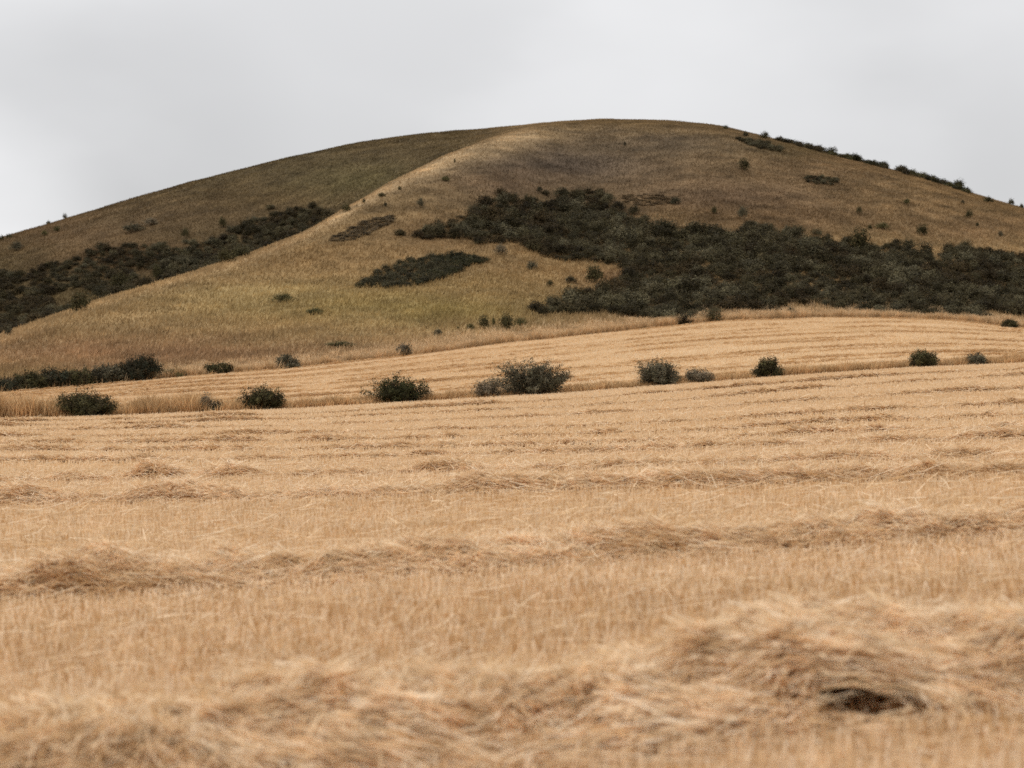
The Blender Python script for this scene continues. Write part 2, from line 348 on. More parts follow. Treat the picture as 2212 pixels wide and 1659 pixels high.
def litter(y0, y1, dens, wd, ln):
    x, y = scatter(y0, y1, dens); k = y < edge(YA, x, y) - .2; x, y = x[k], y[k]; n = len(x)
    a = R.normal(0, .8, n); D = unit(np.stack([np.cos(a), np.sin(a), R.normal(.05, .18, n)], 1))
    S = unit(np.cross(D, np.tile([0, 0, 1.0], (n, 1))) + np.stack([np.zeros(n), np.zeros(n), R.normal(0, .6, n)], 1))
    V, Fq, k = ribbons(np.stack([x, y, zt(x, y) + R.uniform(.01, .12, n)], 1), D, S, ln * R.uniform(.5, 1.3, n), wd * R.uniform(.7, 1.3, n), np.stack([R.normal(0, .15, n), R.normal(0, .15, n), R.normal(-.05, .08, n)], 1), 2, .9)
    return V, Fq, np.repeat(straw_col(n), k, 0)
V, Fq, c = join([stubble(5.5, 16, 1050, .0068, .115, .2, 2, (.45, 1.4)), stubble(16, 34, 520, .008, .105, .2, 1, (.6, 1.3)), stubble(34, 64, 200, .014, .10, .22, 1, (.82, 1.14)), stubble(64, 112, 80, .026, .10, .22, 1, (.88, 1.1)),
                 litter(5.5, 16, 130, .005, .28), litter(16, 34, 60, .008, .3), litter(34, 70, 12, .012, .25)])
tag(build('stubble', V, Fq, M_STRAW, c), 'short pale golden cereal stubble standing all over the mown lower field', 'stubble', kind='stuff')

def far_stubble():
    n = 430000
    px = R.uniform(-480, 2700, n); u = np.sqrt(R.random(n)); ya = np.interp(px, PX, YA) + 2; yc = np.interp(px, PX, YC)
    y = np.sqrt(ya ** 2 + R.random(n) * (yc ** 2 - ya ** 2)); x = (px - CX) / FP * y
    t = (y - ya) / (yc - ya); ph = t * 15
    band = fbm(px / 260 + ph * 0, ph * 1.3, 41)
    D = upright(n, .25); z = zt(x, y) - .01
    V, Fq, k = ribbons(np.stack([x, y, z], 1), D, flat_side(n), .14 * R.uniform(.6, 1.2, n), .055 * R.uniform(.6, 1.4, n), np.zeros((n, 3)), 1, .7)
    return V, Fq, np.repeat(shade(straw_col(n, .88, 1.1), .88 + .30 * band), k, 0)
tag(build('stubble', *far_stubble()[:2], M_STRAW, None), 'thin pale stubble covering the upper field below the hill', 'stubble', kind='stuff') if False else None
V, Fq, c = far_stubble(); tag(build('stubble', V, Fq, M_STRAW, c), 'thin pale stubble covering the upper field between the bush strip and the hill', 'stubble', kind='stuff')

# ------------------------------------------------------------------ windrows of cut straw
def windrow(pts, half, ht, nst, wd, ln, bumps=(), hollows=(), seed=0, label='', group='', wild=1.0, pad=.35, patchy=1.0, y0=YMIN, nseg=4, dk=1.0, mh=.74, bigl=.95, base=.30, dents=(), stiff=1.0):
    P = np.array([hit(a, b, y0)[:2] for a, b in pts]); order = np.argsort(P[:, 0]); P = P[order]
    lx = P[-1, 0] - P[0, 0]; ex = max(pad * lx, 5.0); nst = int(nst * (lx + 2 * ex) / (lx * (1 + 2 * pad))); xs = np.linspace(P[0, 0] - ex, P[-1, 0] + ex, 260)
    yc = lambda x: smooth_line(x)
    sl, ic = np.polyfit(P[:, 0], P[:, 1], 1)
    def smooth_line(x):
        d = np.interp(x, P[:, 0], P[:, 1] - (sl * P[:, 0] + ic)); return sl * x + ic + d * .8
    def H(x, c):
        big = fbm(x / (half * bigl), seed * 3.3, 51 + seed, 3); fine = fbm(x / (half * .26), c / (half * .26), 57 + seed, 2)
        h = ht * (base + patchy * 1.5 * np.clip(big - .32, 0, 1) ** 1.1 * 1.5)
        for bx, by, amp, rad in bumps: h = h + amp * np.exp(-((x - bx) / rad) ** 2)
        prof = np.clip(1 - (np.abs(c) / half) ** 1.8, 0, 1) ** .9
        return h * prof * (.45 + 1.1 * fine)
    # matted core, coloured darker for the shade in among the straws
    ncx = 560; nc = 19; X = np.linspace(xs[0], xs[-1], ncx)[None, :].repeat(nc, 0); C = np.linspace(-half * .98, half * .98, nc)[:, None].repeat(ncx, 1)
    Yp = smooth_line(X) + C; HC = H(X, C) * mh
    for dx, dc, rx, rc in dents: HC = HC * (1 - .92 * np.exp(-((X - dx) / rx) ** 2 - ((C - dc) / rc) ** 2))
    Zp = zt(X, Yp) + HC - .015
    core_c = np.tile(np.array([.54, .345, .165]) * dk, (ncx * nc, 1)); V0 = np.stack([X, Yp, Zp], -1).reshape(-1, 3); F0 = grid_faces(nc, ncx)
    # loose straws
    n = nst; x = R.uniform(xs[0], xs[-1], n); c = np.clip(R.normal(0, half * .42, n), -half * 1.3, half * 1.3)
    h = H(x, c); keep = R.random(n) < np.clip(h / (ht * .5), .3, 1); x, c, h = x[keep], c[keep], h[keep]; n = len(x)
    y = smooth_line(x) + c; z = zt(x, y) + .02 + h * (1.05 - .42 * R.random(n) ** 2) + np.abs(R.normal(0, .012, n)) * wild
    for hx, hy, hz, rx, ry, rz in hollows:
        k = ((x - hx) / rx) ** 2 + ((y - hy) / ry) ** 2 + ((z - hz) / rz) ** 2 > 1
        x, y, z, c, h = x[k], y[k], z[k], c[k], h[k]; n = len(x)
    swirl = (fbm(x / (half * .4), y / (half * .4), 71 + seed, 2) - .5) * 5.0
    a = swirl + R.normal(0, .42 * wild, n)
    e = .03; dh = (H(x + e, c) - H(x - e, c)) / (2 * e)
    D = unit(np.stack([np.cos(a), np.sin(a) * .8, np.clip(dh, -.8, .8) * np.cos(a) * .7 + R.normal(0, .15 * wild, n)], 1))
    wildk = R.random(n) < .07 * wild
    D = np.where(wildk[:, None], unit(D * .6 + np.stack([np.zeros(n), np.zeros(n), R.uniform(.2, .9, n)], 1)), D)
    S = unit(np.cross(D, np.tile([0, 0, 1.0], (n, 1))) + np.stack([np.zeros(n), np.zeros(n), R.normal(0, .7, n)], 1))
    Ln = ln * R.uniform(.45, 1.25, n)
    B = np.stack([R.normal(0, .28 * stiff, n), R.normal(0, .34 * stiff, n), R.normal(-.12, .14 * stiff, n)], 1)
    P3 = np.stack([x, y, z], 1) - D * (Ln * .5)[:, None]
    kk = np.ones(n, bool)                            # no straw crosses the open hollow
    for hx_, hy_, hz_, rx_, ry_, rz_ in hollows:
        for f_ in (.1, .35, .65, .9):
            q_ = P3 + D * (Ln * f_)[:, None] + B * (Ln * f_ * f_)[:, None]
            kk &= (((q_[:, 0] - hx_) / rx_) ** 2 + ((q_[:, 1] - hy_) / ry_) ** 2 + ((q_[:, 2] - hz_) / rz_) ** 2 > 1) | (R.random(n) < .24)
    P3, D, S, Ln, B, x, y = P3[kk], D[kk], S[kk], Ln[kk], B[kk], x[kk], y[kk]; n = len(P3)
    V1, F1, k = ribbons(P3, D, S, Ln, wd * R.uniform(.7, 1.35, n), B, nseg, .75)
    mv = zt(V1[:, 0], V1[:, 1]) + .004; V1[:, 2] = np.maximum(V1[:, 2], mv)
    tone = (.84 + .50 * fbm(x / half, y / half, 77 + seed, 2))
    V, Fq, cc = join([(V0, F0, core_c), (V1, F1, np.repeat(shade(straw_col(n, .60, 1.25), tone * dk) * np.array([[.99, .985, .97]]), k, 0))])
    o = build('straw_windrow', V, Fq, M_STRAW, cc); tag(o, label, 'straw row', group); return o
GW = 'rows of loose cut straw on the lower field'
def bp(xd, yd, amp, rad): x, y, z = hit(xd, yd); return (x, y, amp, rad)
hx, hy, hz = hit(1785, 1507)
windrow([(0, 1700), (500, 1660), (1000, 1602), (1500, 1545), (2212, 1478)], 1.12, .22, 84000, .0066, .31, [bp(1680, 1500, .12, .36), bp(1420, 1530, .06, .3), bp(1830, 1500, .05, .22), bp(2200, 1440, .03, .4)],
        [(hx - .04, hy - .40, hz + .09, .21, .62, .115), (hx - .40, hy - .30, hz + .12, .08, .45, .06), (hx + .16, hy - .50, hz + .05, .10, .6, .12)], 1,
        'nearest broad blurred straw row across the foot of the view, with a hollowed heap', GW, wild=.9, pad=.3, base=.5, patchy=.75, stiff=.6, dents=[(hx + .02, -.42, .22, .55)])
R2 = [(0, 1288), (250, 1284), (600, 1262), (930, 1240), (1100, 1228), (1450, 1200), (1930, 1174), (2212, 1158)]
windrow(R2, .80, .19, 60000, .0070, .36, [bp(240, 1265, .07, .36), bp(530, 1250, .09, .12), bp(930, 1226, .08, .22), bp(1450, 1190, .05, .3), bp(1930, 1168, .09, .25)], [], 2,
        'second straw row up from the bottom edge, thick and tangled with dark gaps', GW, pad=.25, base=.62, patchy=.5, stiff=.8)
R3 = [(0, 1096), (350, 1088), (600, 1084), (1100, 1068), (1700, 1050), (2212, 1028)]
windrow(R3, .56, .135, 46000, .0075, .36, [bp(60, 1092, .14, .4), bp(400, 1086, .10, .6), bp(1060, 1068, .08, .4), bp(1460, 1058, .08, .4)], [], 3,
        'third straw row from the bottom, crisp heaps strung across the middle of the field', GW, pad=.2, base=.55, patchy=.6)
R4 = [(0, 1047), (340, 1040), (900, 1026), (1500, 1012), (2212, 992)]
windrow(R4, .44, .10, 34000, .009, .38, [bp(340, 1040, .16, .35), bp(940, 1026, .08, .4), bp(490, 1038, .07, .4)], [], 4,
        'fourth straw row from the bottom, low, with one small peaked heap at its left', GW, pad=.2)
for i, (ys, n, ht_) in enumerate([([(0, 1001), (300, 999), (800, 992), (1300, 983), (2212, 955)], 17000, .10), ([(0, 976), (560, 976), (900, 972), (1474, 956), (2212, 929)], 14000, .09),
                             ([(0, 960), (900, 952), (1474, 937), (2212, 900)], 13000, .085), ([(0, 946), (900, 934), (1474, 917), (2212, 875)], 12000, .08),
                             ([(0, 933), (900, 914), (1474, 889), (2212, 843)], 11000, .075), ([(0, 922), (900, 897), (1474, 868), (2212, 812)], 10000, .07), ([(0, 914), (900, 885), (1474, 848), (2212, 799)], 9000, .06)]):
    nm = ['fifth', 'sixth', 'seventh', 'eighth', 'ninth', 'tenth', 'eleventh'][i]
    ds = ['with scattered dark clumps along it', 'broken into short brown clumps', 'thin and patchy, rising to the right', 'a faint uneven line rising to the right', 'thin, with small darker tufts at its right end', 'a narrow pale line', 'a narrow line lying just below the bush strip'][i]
    windrow(ys, .29 + .01 * i, .085 + .008 * i, n * 2, .010 + .002 * i, .34 + .01 * i, [], [], 5 + i, f'{nm} straw row from the bottom, {ds}', GW, pad=.15, nseg=2, patchy=1.15, bigl=2.4 + i * .8, dk=.97 - .02 * i)  # dk darkens the far rows' colour to stand for their shaded underside

# upper field: thin straw lines following the sweep of the field
GU = 'thin straw lines on the upper field'
OW = ['first', 'second', 'third', 'fourth', 'fifth', 'sixth', 'seventh', 'eighth', 'ninth', 'tenth', 'eleventh', 'twelfth', 'thirteenth']
for i in range(13):
    t_ = (i + .75) / 13.3
    xs = np.linspace(-480, 2700, 320); ya = np.interp(xs, PX, YA) + 2; yc_ = np.interp(xs, PX, YC); t_ += .018 * math.sin(i * 2.7); yy = ya + (yc_ - ya) * t_ + (fbm(xs / 420, i * 3.1, 95) - .5) * 7 * np.sin(np.pi * t_)
    sel_n = 8800
    px = R.uniform(-480, 2700, sel_n); ly = np.interp(px, xs, yy)
    gap = fbm(px / 120, i * 7.7, 91, 3); keep = R.random(sel_n) < np.clip((gap - .28) * 2.8, .08, 1) * (.45 + .55 * abs(math.sin(i * 1.9 + .6)))
    px, ly = px[keep], ly[keep]; n = len(px); X = (px - CX) / FP * ly; c_ = R.normal(0, .22, n); Y = ly + c_
    hh = (.10 + .16 * np.interp(px, px[np.argsort(px)], gap[keep][np.argsort(px)])) * np.exp(-(c_ / .5) ** 2)
    a = R.normal(0, .5, n); D = unit(np.stack([np.cos(a), np.sin(a), R.normal(.02, .15, n)], 1)); Ln = R.uniform(.25, .6, n)
    S = unit(np.cross(D, np.tile([0, 0, 1.0], (n, 1))) + np.stack([np.zeros(n), np.zeros(n), R.normal(0, .9, n)], 1))
    P3 = np.stack([X, Y, zt(X, Y) + .05 + hh * R.uniform(.3, 1.1, n)], 1)
    V1, F1, k = ribbons(P3, D, S, Ln, R.uniform(.022, .05, n), np.stack([np.zeros(n), np.zeros(n), R.normal(-.05, .08, n)], 1), 1, .7)
    tag(build('straw_windrow', V1, F1, M_STRAW, np.repeat(shade(straw_col(n, .7, 1.0), .76), k, 0)), f'thin curving straw line on the upper field, {OW[i]} one up from the bush strip', 'straw row', GU)

# ------------------------------------------------------------------ grass
def blades(x, y, ln, wd, colr, tilt=.25, bend=.25, nseg=2, tip=.15, lean=(0, 0)):
    n = len(x); D = upright(n, tilt); D = unit(D + np.array([lean[0], lean[1], 0])[None])
    B = np.stack([R.normal(lean[0], bend, n), R.normal(lean[1], bend, n), -np.abs(R.normal(0, bend * .5, n))], 1)
    V, Fq, k = ribbons(np.stack([x, y, zt(x, y) - .02], 1), D, flat_side(n), ln, wd, B, nseg, tip)
    return V, Fq, np.repeat(colr, k, 0)
def mixcol(n, cols, p, lo=.75, hi=1.2):
    i = R.choice(len(cols), n, p=p); return np.array(cols)[i] * R.uniform(lo, hi, n)[:, None]
# strip between the fields: rusty uncut grass, tallest at its left end
n = 80000; px = R.uniform(-480, 2700, n); ya = np.interp(px, PX, YA); dep = np.interp(px, [0, 500, 900, 1500, 2212], [2.6, 2.2, 1.5, 1.8, 2.0])
y = ya - .1 + R.random(n) * dep; x = (px - CX) / FP * y
tall = 1.7 * np.interp(px, [0, 120, 300, 430, 520, 700, 1200, 2212], [.62, .46, .42, .46, .34, .27, .25, .30]) * (.30 + 1.35 * fbm(px / 28, y, 101))
SPAN = [(118, 262), (444, 486), (518, 618), (797, 928), (1020, 1242), (1367, 1543), (1625, 1694), (1955, 2031), (2083, 2138)]
clear = np.zeros(n, bool)
for a_, b_ in SPAN: clear |= (px > a_ + 6) & (px < b_ - 6) & (y < ya + 1.0)
tall = np.where(clear, tall * .55, tall); clear &= R.random(n) < .6
px, y, x, tall = px[~clear], y[~clear], x[~clear], tall[~clear]; n = len(px)
cols = [srgb(196, 160, 114), srgb(214, 182, 138), srgb(166, 128, 86), srgb(134, 112, 82)]
c = mixcol(n, cols, [.4, .3, .2, .1])
V, Fq, cc = blades(x, y, tall * R.uniform(.5, 1.15, n), R.uniform(.02, .045, n), c * 1.05)
tag(build('verge_grass', V, Fq, M_GRASS, cc), 'rusty uncut grass strip between the lower and upper fields', 'grass', kind='stuff')
# foot of the hill: taller pale grass, its shadowed base on the field side painted brown
n = 125000; px = R.uniform(-480, 2700, n); yc_ = np.interp(px, PX, YC); dd = np.abs(R.normal(0, 5.0, n))
clear = (dd < 2.2) & (((px < 345)) | ((px > 442) & (px < 502)) | ((px > 594) & (px < 645))) & (R.random(n) < .85); px, yc_, dd = px[~clear], yc_[~clear], dd[~clear]; n = len(px); y = yc_ + dd - .3; x = (px - CX) / FP * y
edgeb = np.exp(-dd / .5)[:, None]
c = mixcol(n, [srgb(208, 180, 142), srgb(192, 162, 122), srgb(168, 136, 96)], [.45, .35, .2]) * (1 - edgeb * .35) * np.where(edgeb > .5, np.array([[1.0, .94, .86]]), 1)
tl = (.35 + 1.0 * fbm(px / 30, y / 4, 105)) * (.75 + .5 * np.exp(-dd / 3)) * np.interp(px, [0, 900, 1300, 2212], [.7, .8, .85, .95])
V, Fq, cc = blades(x, y, tl * R.uniform(.6, 1.2, n), R.uniform(.05, .10, n), c * 1.2)
tag(build('verge_grass', V, Fq, M_GRASS, cc), 'tall pale dry grass along the edge where the hill meets the upper field', 'grass', kind='stuff')
# the hill's own grass
def hill_grass():
    n = 800000; px = R.uniform(-480, 2700, n); y0 = np.interp(px, PX, YC); y1 = np.interp(px, PX, YS) + 6
    y = np.sqrt(y0 ** 2 + R.random(n) * (y1 ** 2 - y0 ** 2)); x = (px - CX) / FP * y; z = zt(x, y)
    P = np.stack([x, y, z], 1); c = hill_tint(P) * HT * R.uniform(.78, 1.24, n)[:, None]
    pale = (R.random(n) < .06)[:, None]; c = np.where(pale, c * 1.3 + .035, c)
    dk = (R.random(n) < .08)[:, None]; c = np.where(dk, c * np.array([[.62, .60, .58]]), c)
    _, py = proj(x, y, z)
    ln = R.uniform(.22, .5, n) * (.6 + .9 * fbm(x / 5, y / 5, 111)) * np.interp(py, [300, 420, 560, 700], [.7, .75, 1.1, 1.25])
    return blades(x, y, ln, R.uniform(.06, .15, n), c, .3, .3, 1, .2, lean=(.12, 0))
V, Fq, c = hill_grass(); tag(build('hill_grass', V, Fq, M_GRASS, c), 'dry tan and olive grass cloaking the whole rounded hill', 'grass', kind='stuff')

# ------------------------------------------------------------------ shrubs
def leaf_quads(P, N_, size, rng, crisp=.55):
    n = len(P); a = unit(N_ + rng.normal(0, crisp, (n, 3))); h = unit(np.cross(a, rng.normal(0, 1, (n, 3)))); b = np.cross(a, h)
    L_ = (size * rng.uniform(.6, 1.4, n))[:, None]; W_ = L_ * .42
    V = np.stack([P - h * L_ * .5, P + b * W_ * .5, P + h * L_ * .5, P - b * W_ * .5], 1)
    return V.reshape(-1, 3), np.arange(n * 4).reshape(-1, 4)
def shrub_geo(rng, W, Hh, nbr, nlf, leaf, lumps=8, spiky=.12, open_=.35, lean=0.0, flat=.9, cols=None, crisp=.55):
    """leaf and stem geometry of a shrub standing at the origin, W wide, Hh high"""
    rx = W / 2; lc = []
    for k in range(lumps):
        a = 2 * np.pi * k / lumps + rng.uniform(-.4, .4); r = rx * rng.uniform(.25, .62)
        lc.append((math.cos(a) * r, math.sin(a) * r * flat, Hh * rng.uniform(.22, .52), rx * rng.uniform(.32, .46), Hh * rng.uniform(.34, .48)))
    lc.append((lean * rx * .3, 0, Hh * .60, rx * .42, Hh * .40)); lc = np.array(lc)
    i = rng.integers(0, len(lc), nbr); d = rng.normal(0, 1, (nbr, 3)); d[:, 2] = np.abs(d[:, 2]) * 1.0 - .28; d = unit(d)
    rad = 1 + np.abs(rng.normal(0, spiky, nbr))
    tip = np.stack([lc[i, 0] + d[:, 0] * lc[i, 3] * rad, lc[i, 1] + d[:, 1] * lc[i, 3] * rad, lc[i, 2] + d[:, 2] * lc[i, 4] * rad], 1)
    tip[:, 2] = np.maximum(tip[:, 2], Hh * .04)
    base = np.stack([rng.normal(0, rx * .18, nbr), rng.normal(0, rx * .18, nbr), np.zeros(nbr)], 1)
    mid = base * .45 + tip * .55 + np.stack([np.zeros(nbr), np.zeros(nbr), Hh * .08 * np.ones(nbr)], 1)
    t = rng.uniform(open_, 1.02, (nbr, nlf)) ** .8
    t = t[..., None]; P = ((1 - t) ** 2 * base[:, None] + 2 * t * (1 - t) * mid[:, None] + t * t * tip[:, None])
    P = (P + rng.normal(0, leaf * .8, P.shape)).reshape(-1, 3); P[:, 2] = np.maximum(P[:, 2], leaf * .3)
    Nn = unit(np.repeat(d, nlf, 0) + np.array([0, 0, .6]))
    V, Fq = leaf_quads(P, Nn, leaf * np.ones(len(P)), rng, crisp)
    br = np.repeat(rng.uniform(.7, 1.3, nbr), nlf) * rng.uniform(.75, 1.25, nbr * nlf)
    ci = rng.choice(len(cols), nbr); lcol = np.array(cols)[np.repeat(ci, nlf)] * br[:, None]
    # stems: three-sided tapered tubes along every few branches
    ks = np.arange(0, nbr, max(1, nbr // 60)); tt = np.linspace(0, .92, 5)[None, :, None]
    C = (1 - tt) ** 2 * base[ks, None] + 2 * tt * (1 - tt) * mid[ks, None] + tt * tt * tip[ks, None]
    r = (W * .011 * (1 - .8 * tt)) ; ang = np.array([0, 2.1, 4.2])
    ring = np.stack([np.cos(ang), np.sin(ang), np.zeros(3)], 1)
    SV = C[:, :, None, :] + r[..., None] * ring[None, None]
    nb = len(ks); idx = np.arange(nb * 15).reshape(nb, 5, 3)
    SF = np.stack([idx[:, :-1], np.roll(idx, -1, 2)[:, :-1], np.roll(idx, -1, 2)[:, 1:], idx[:, 1:]], -1).reshape(-1, 4)
    return (V, Fq, np.repeat(lcol, 4, 0)), (SV.reshape(-1, 3), SF)
DG = [srgb(74, 69, 43), srgb(60, 55, 35), srgb(90, 84, 54), srgb(66, 57, 38)]            # dark olive
GG = [srgb(94, 88, 68), srgb(80, 74, 56), srgb(112, 104, 84), srgb(70, 63, 47)]            # grey green
LG = [srgb(124, 112, 92), srgb(108, 98, 78), srgb(92, 80, 62), srgb(136, 121, 100)]       # pale lilac grey
BG = [srgb(62, 57, 40), srgb(54, 52, 38), srgb(72, 62, 44), srgb(58, 60, 46)]            # brown green
def shrub(x0, x1, ytop, ybase, cols, label, seed, nbr=170, nlf=46, leaf=.085, group=None, y0=YMIN, spiky=.045, open_=.35, lumps=8, lean=0, back=.9, far=False, name='shrub', cat='shrub'):
    xm = (x0 + x1) / 2; y = float(np.interp(xm, PX, YA)) + .45 if group == GS else float(np.interp(xm, PX, YC)) + back if group == GH and ybase > 2 and not far else hit(xm, ybase, y0)[1]; x = (xm - CX) / FP * y; z = float(zt(x, y))
    W = (x1 - x0) / FP * y; ztop = EYE + aof(ytop) * y; Hh = max(ztop - z, .3)
    rng = np.random.default_rng(seed); nlf = int(nlf * 1.35)
    (V, Fq, c), (SV, SF) = shrub_geo(rng, W * 1.16, Hh * 1.04, nbr, nlf, leaf, lumps, spiky, open_, lean, cols=cols)
    e = bpy.data.objects.new(name, None); COL.objects.link(e); e.location = (x, y, z - .08); e.empty_display_size = .3
    tag(e, label, cat, group)
    build('foliage', V, Fq, M_LEAF, c * .95, e); build('stems', SV, SF, M_BARK, srgb(70, 58, 46), e)
    return e
GS = 'shrubs standing in the grass strip between the fields'
shrub(108, 268, 833, 899, DG, 'wide dark olive shrub at the left end of the strip between the fields', 11, 230, 50, group=GS)
shrub(422, 462, 848, 884, LG, 'thin wispy grey shrub beside the second dark shrub from the left in the strip', 12, 70, 26, .085, GS, spiky=.25, open_=.25, lumps=4)
shrub(446, 484, 864, 891, GG, 'little sparse shrub leaning against the wispy grey one in the strip', 13, 70, 26, .085, GS, spiky=.25, lumps=3)
shrub(518, 618, 828, 885, DG, 'dark rounded shrub with a peaked top, between the wispy grey shrub and the strip centre', 14, 190, 46, group=GS, spiky=.06)
shrub(793, 932, 804, 870, [srgb(66, 66, 40), srgb(56, 55, 34), srgb(78, 76, 46), srgb(52, 48, 32)], 'darkest green shrub of the strip, left of the largest grey green shrub', 15, 240, 48, group=GS, spiky=.055)
shrub(1020, 1084, 812, 863, LG, 'small pale grey shrub touching the left side of the largest shrub', 16, 110, 36, .08, GS, spiky=.12)
shrub(1062, 1244, 768, 853, GG, 'largest grey green shrub, in the middle of the strip', 17, 330, 54, .09, GS, lumps=11, spiky=.055, lean=-.8)
shrub(1367, 1476, 771, 833, GG, 'dense rounded grey green shrub right of the largest shrub', 18, 240, 48, group=GS)
shrub(1472, 1543, 793, 829, LG, 'low lilac grey shrub touching the right side of a rounded grey green shrub', 19, 150, 36, .08, GS, spiky=.10)
shrub(1625, 1694, 766, 809, DG, 'compact dark round shrub alone in the right half of the strip', 20, 190, 44, group=GS, lumps=6)
shrub(1955, 2031, 752, 790, DG, 'dark domed shrub near the right end of the strip', 21, 190, 44, group=GS, lumps=6)
shrub(2083, 2138, 758, 785, GG, 'small low grey green shrub at the far right of the strip', 22, 150, 40, group=GS, spiky=.06)
# hedge and bushes along the hill foot
GH = 'bushes along the foot of the hill'
hk = dict(nlf=52, leaf=.16, group=GH, back=1.0)
shrub(-60, 52, 811, 850, BG, 'low dark bush cut by the left edge, first of the hedge', 31, 150, **hk)
shrub(10, 108, 796, 843, DG, 'second bush of the left hedge, low and dark', 32, 170, **hk)
shrub(76, 152, 793, 840, BG, 'third bush of the left hedge, with a pointed top', 33, 150, **hk)
shrub(122, 208, 793, 837, DG, 'fourth bush of the left hedge, dark and rounded', 34, 160, **hk)
shrub(178, 270, 786, 834, GG, 'greyer bush of the left hedge, touching the tallest one', 35, 170, **hk)
shrub(242, 354, 764, 828, BG, 'tallest bush of the left hedge, at its right end', 36, 260, **hk)
shrub(342, 412, 796, 822, [srgb(110, 98, 66), srgb(92, 86, 56), srgb(130, 108, 74)], 'faded olive brown bush trailing off right of the tallest hedge bush', 37, 90, **hk)
shrub(438, 506, 784, 811, DG, 'low oval bush alone at the hill foot, right of the hedge', 38, 140, **hk)
shrub(591, 648, 766, 801, GG, 'round dark grey bush at the hill foot above the left half of the field', 39, 150, **hk)
shrub(851, 891, 742, 770, LG, 'small faded grey bush in the pale grass at the hill foot', 40, 80, far=True, **hk)
shrub(2164, 2198, 689, 708, DG, 'small round bush in the dry grass at the far right of the hill foot', 41, 110, far=True, **hk)
shrub(1699, 1718, 663, 684, GG, 'small upright plant in the gap of dry grass below the big thicket', 42, 40, 26, .13, GH, spiky=.3, lumps=3, far=True)

# ------------------------------------------------------------------ scrub on the hill: a few bush shapes reused
PROTO = []
for k in range(9):
    rng = np.random.default_rng(200 + k)
    (V, Fq, c), _ = shrub_geo(rng, 1.0, rng.uniform(.5, .66), 90, 12, .075, lumps=int(rng.integers(3, 6)), spiky=.05, open_=.6, crisp=.28, cols=[(1, 1, 1), (.9, .92, .9), (1.08, 1.05, .98)])
    PROTO.append((V, Fq, c))
def hill_mesh(k, cols, name):
    V, Fq, c = PROTO[k]; rng = np.random.default_rng(500 + k)
    base = np.array(cols).mean(0); o = build(name, V, Fq, M_LEAF, c * base[None]); return o
_cache = {}
def hill_bush(xd, yd, wpx, hpx, kind, label, y0=YMIN, y1=460, group='lone bushes dotted over the hill'):
    cols = {'d': DG, 'g': GG, 'l': LG, 'b': BG, 'o': [srgb(96, 88, 56), srgb(84, 80, 48)]}[kind]
    x, y, z = hit(xd, yd, y0, y1); W = wpx / FP * y; Hh = hpx / FP * y
    k = int(R.integers(0, 9)); key = (k, kind)
    if key not in _cache:
        _cache[key] = hill_mesh(k, cols, 'hill_bush'); o = _cache[key]
    else:
        o = _cache[key].copy(); COL.objects.link(o)
    W *= 1.15; y += W * .25; z = float(zt(x, y))
    o.location = (x, y, z - .05); o.scale = (W / .98, min(W, 3.5), (Hh * 1.15 + .25) / .56); o.rotation_euler = (0, 0, 0 if wpx > 1.8 * hpx else float(R.uniform(0, 6.28)))
    tag(o, label, 'bush', group); return o
def inpoly(px, py, poly):
    ins = np.zeros(len(px), bool); p = np.array(poly, float); j = len(p) - 1
    for i in range(len(p)):
        c = ((p[i, 1] > py) != (p[j, 1] > py)) & (px < (p[j, 0] - p[i, 0]) * (py - p[i, 1]) / (p[j, 1] - p[i, 1] + 1e-9) + p[i, 0]); ins ^= c; j = i
    return ins
UND = [srgb(62, 53, 35), srgb(55, 47, 31), srgb(76, 62, 38), srgb(62, 56, 36)]
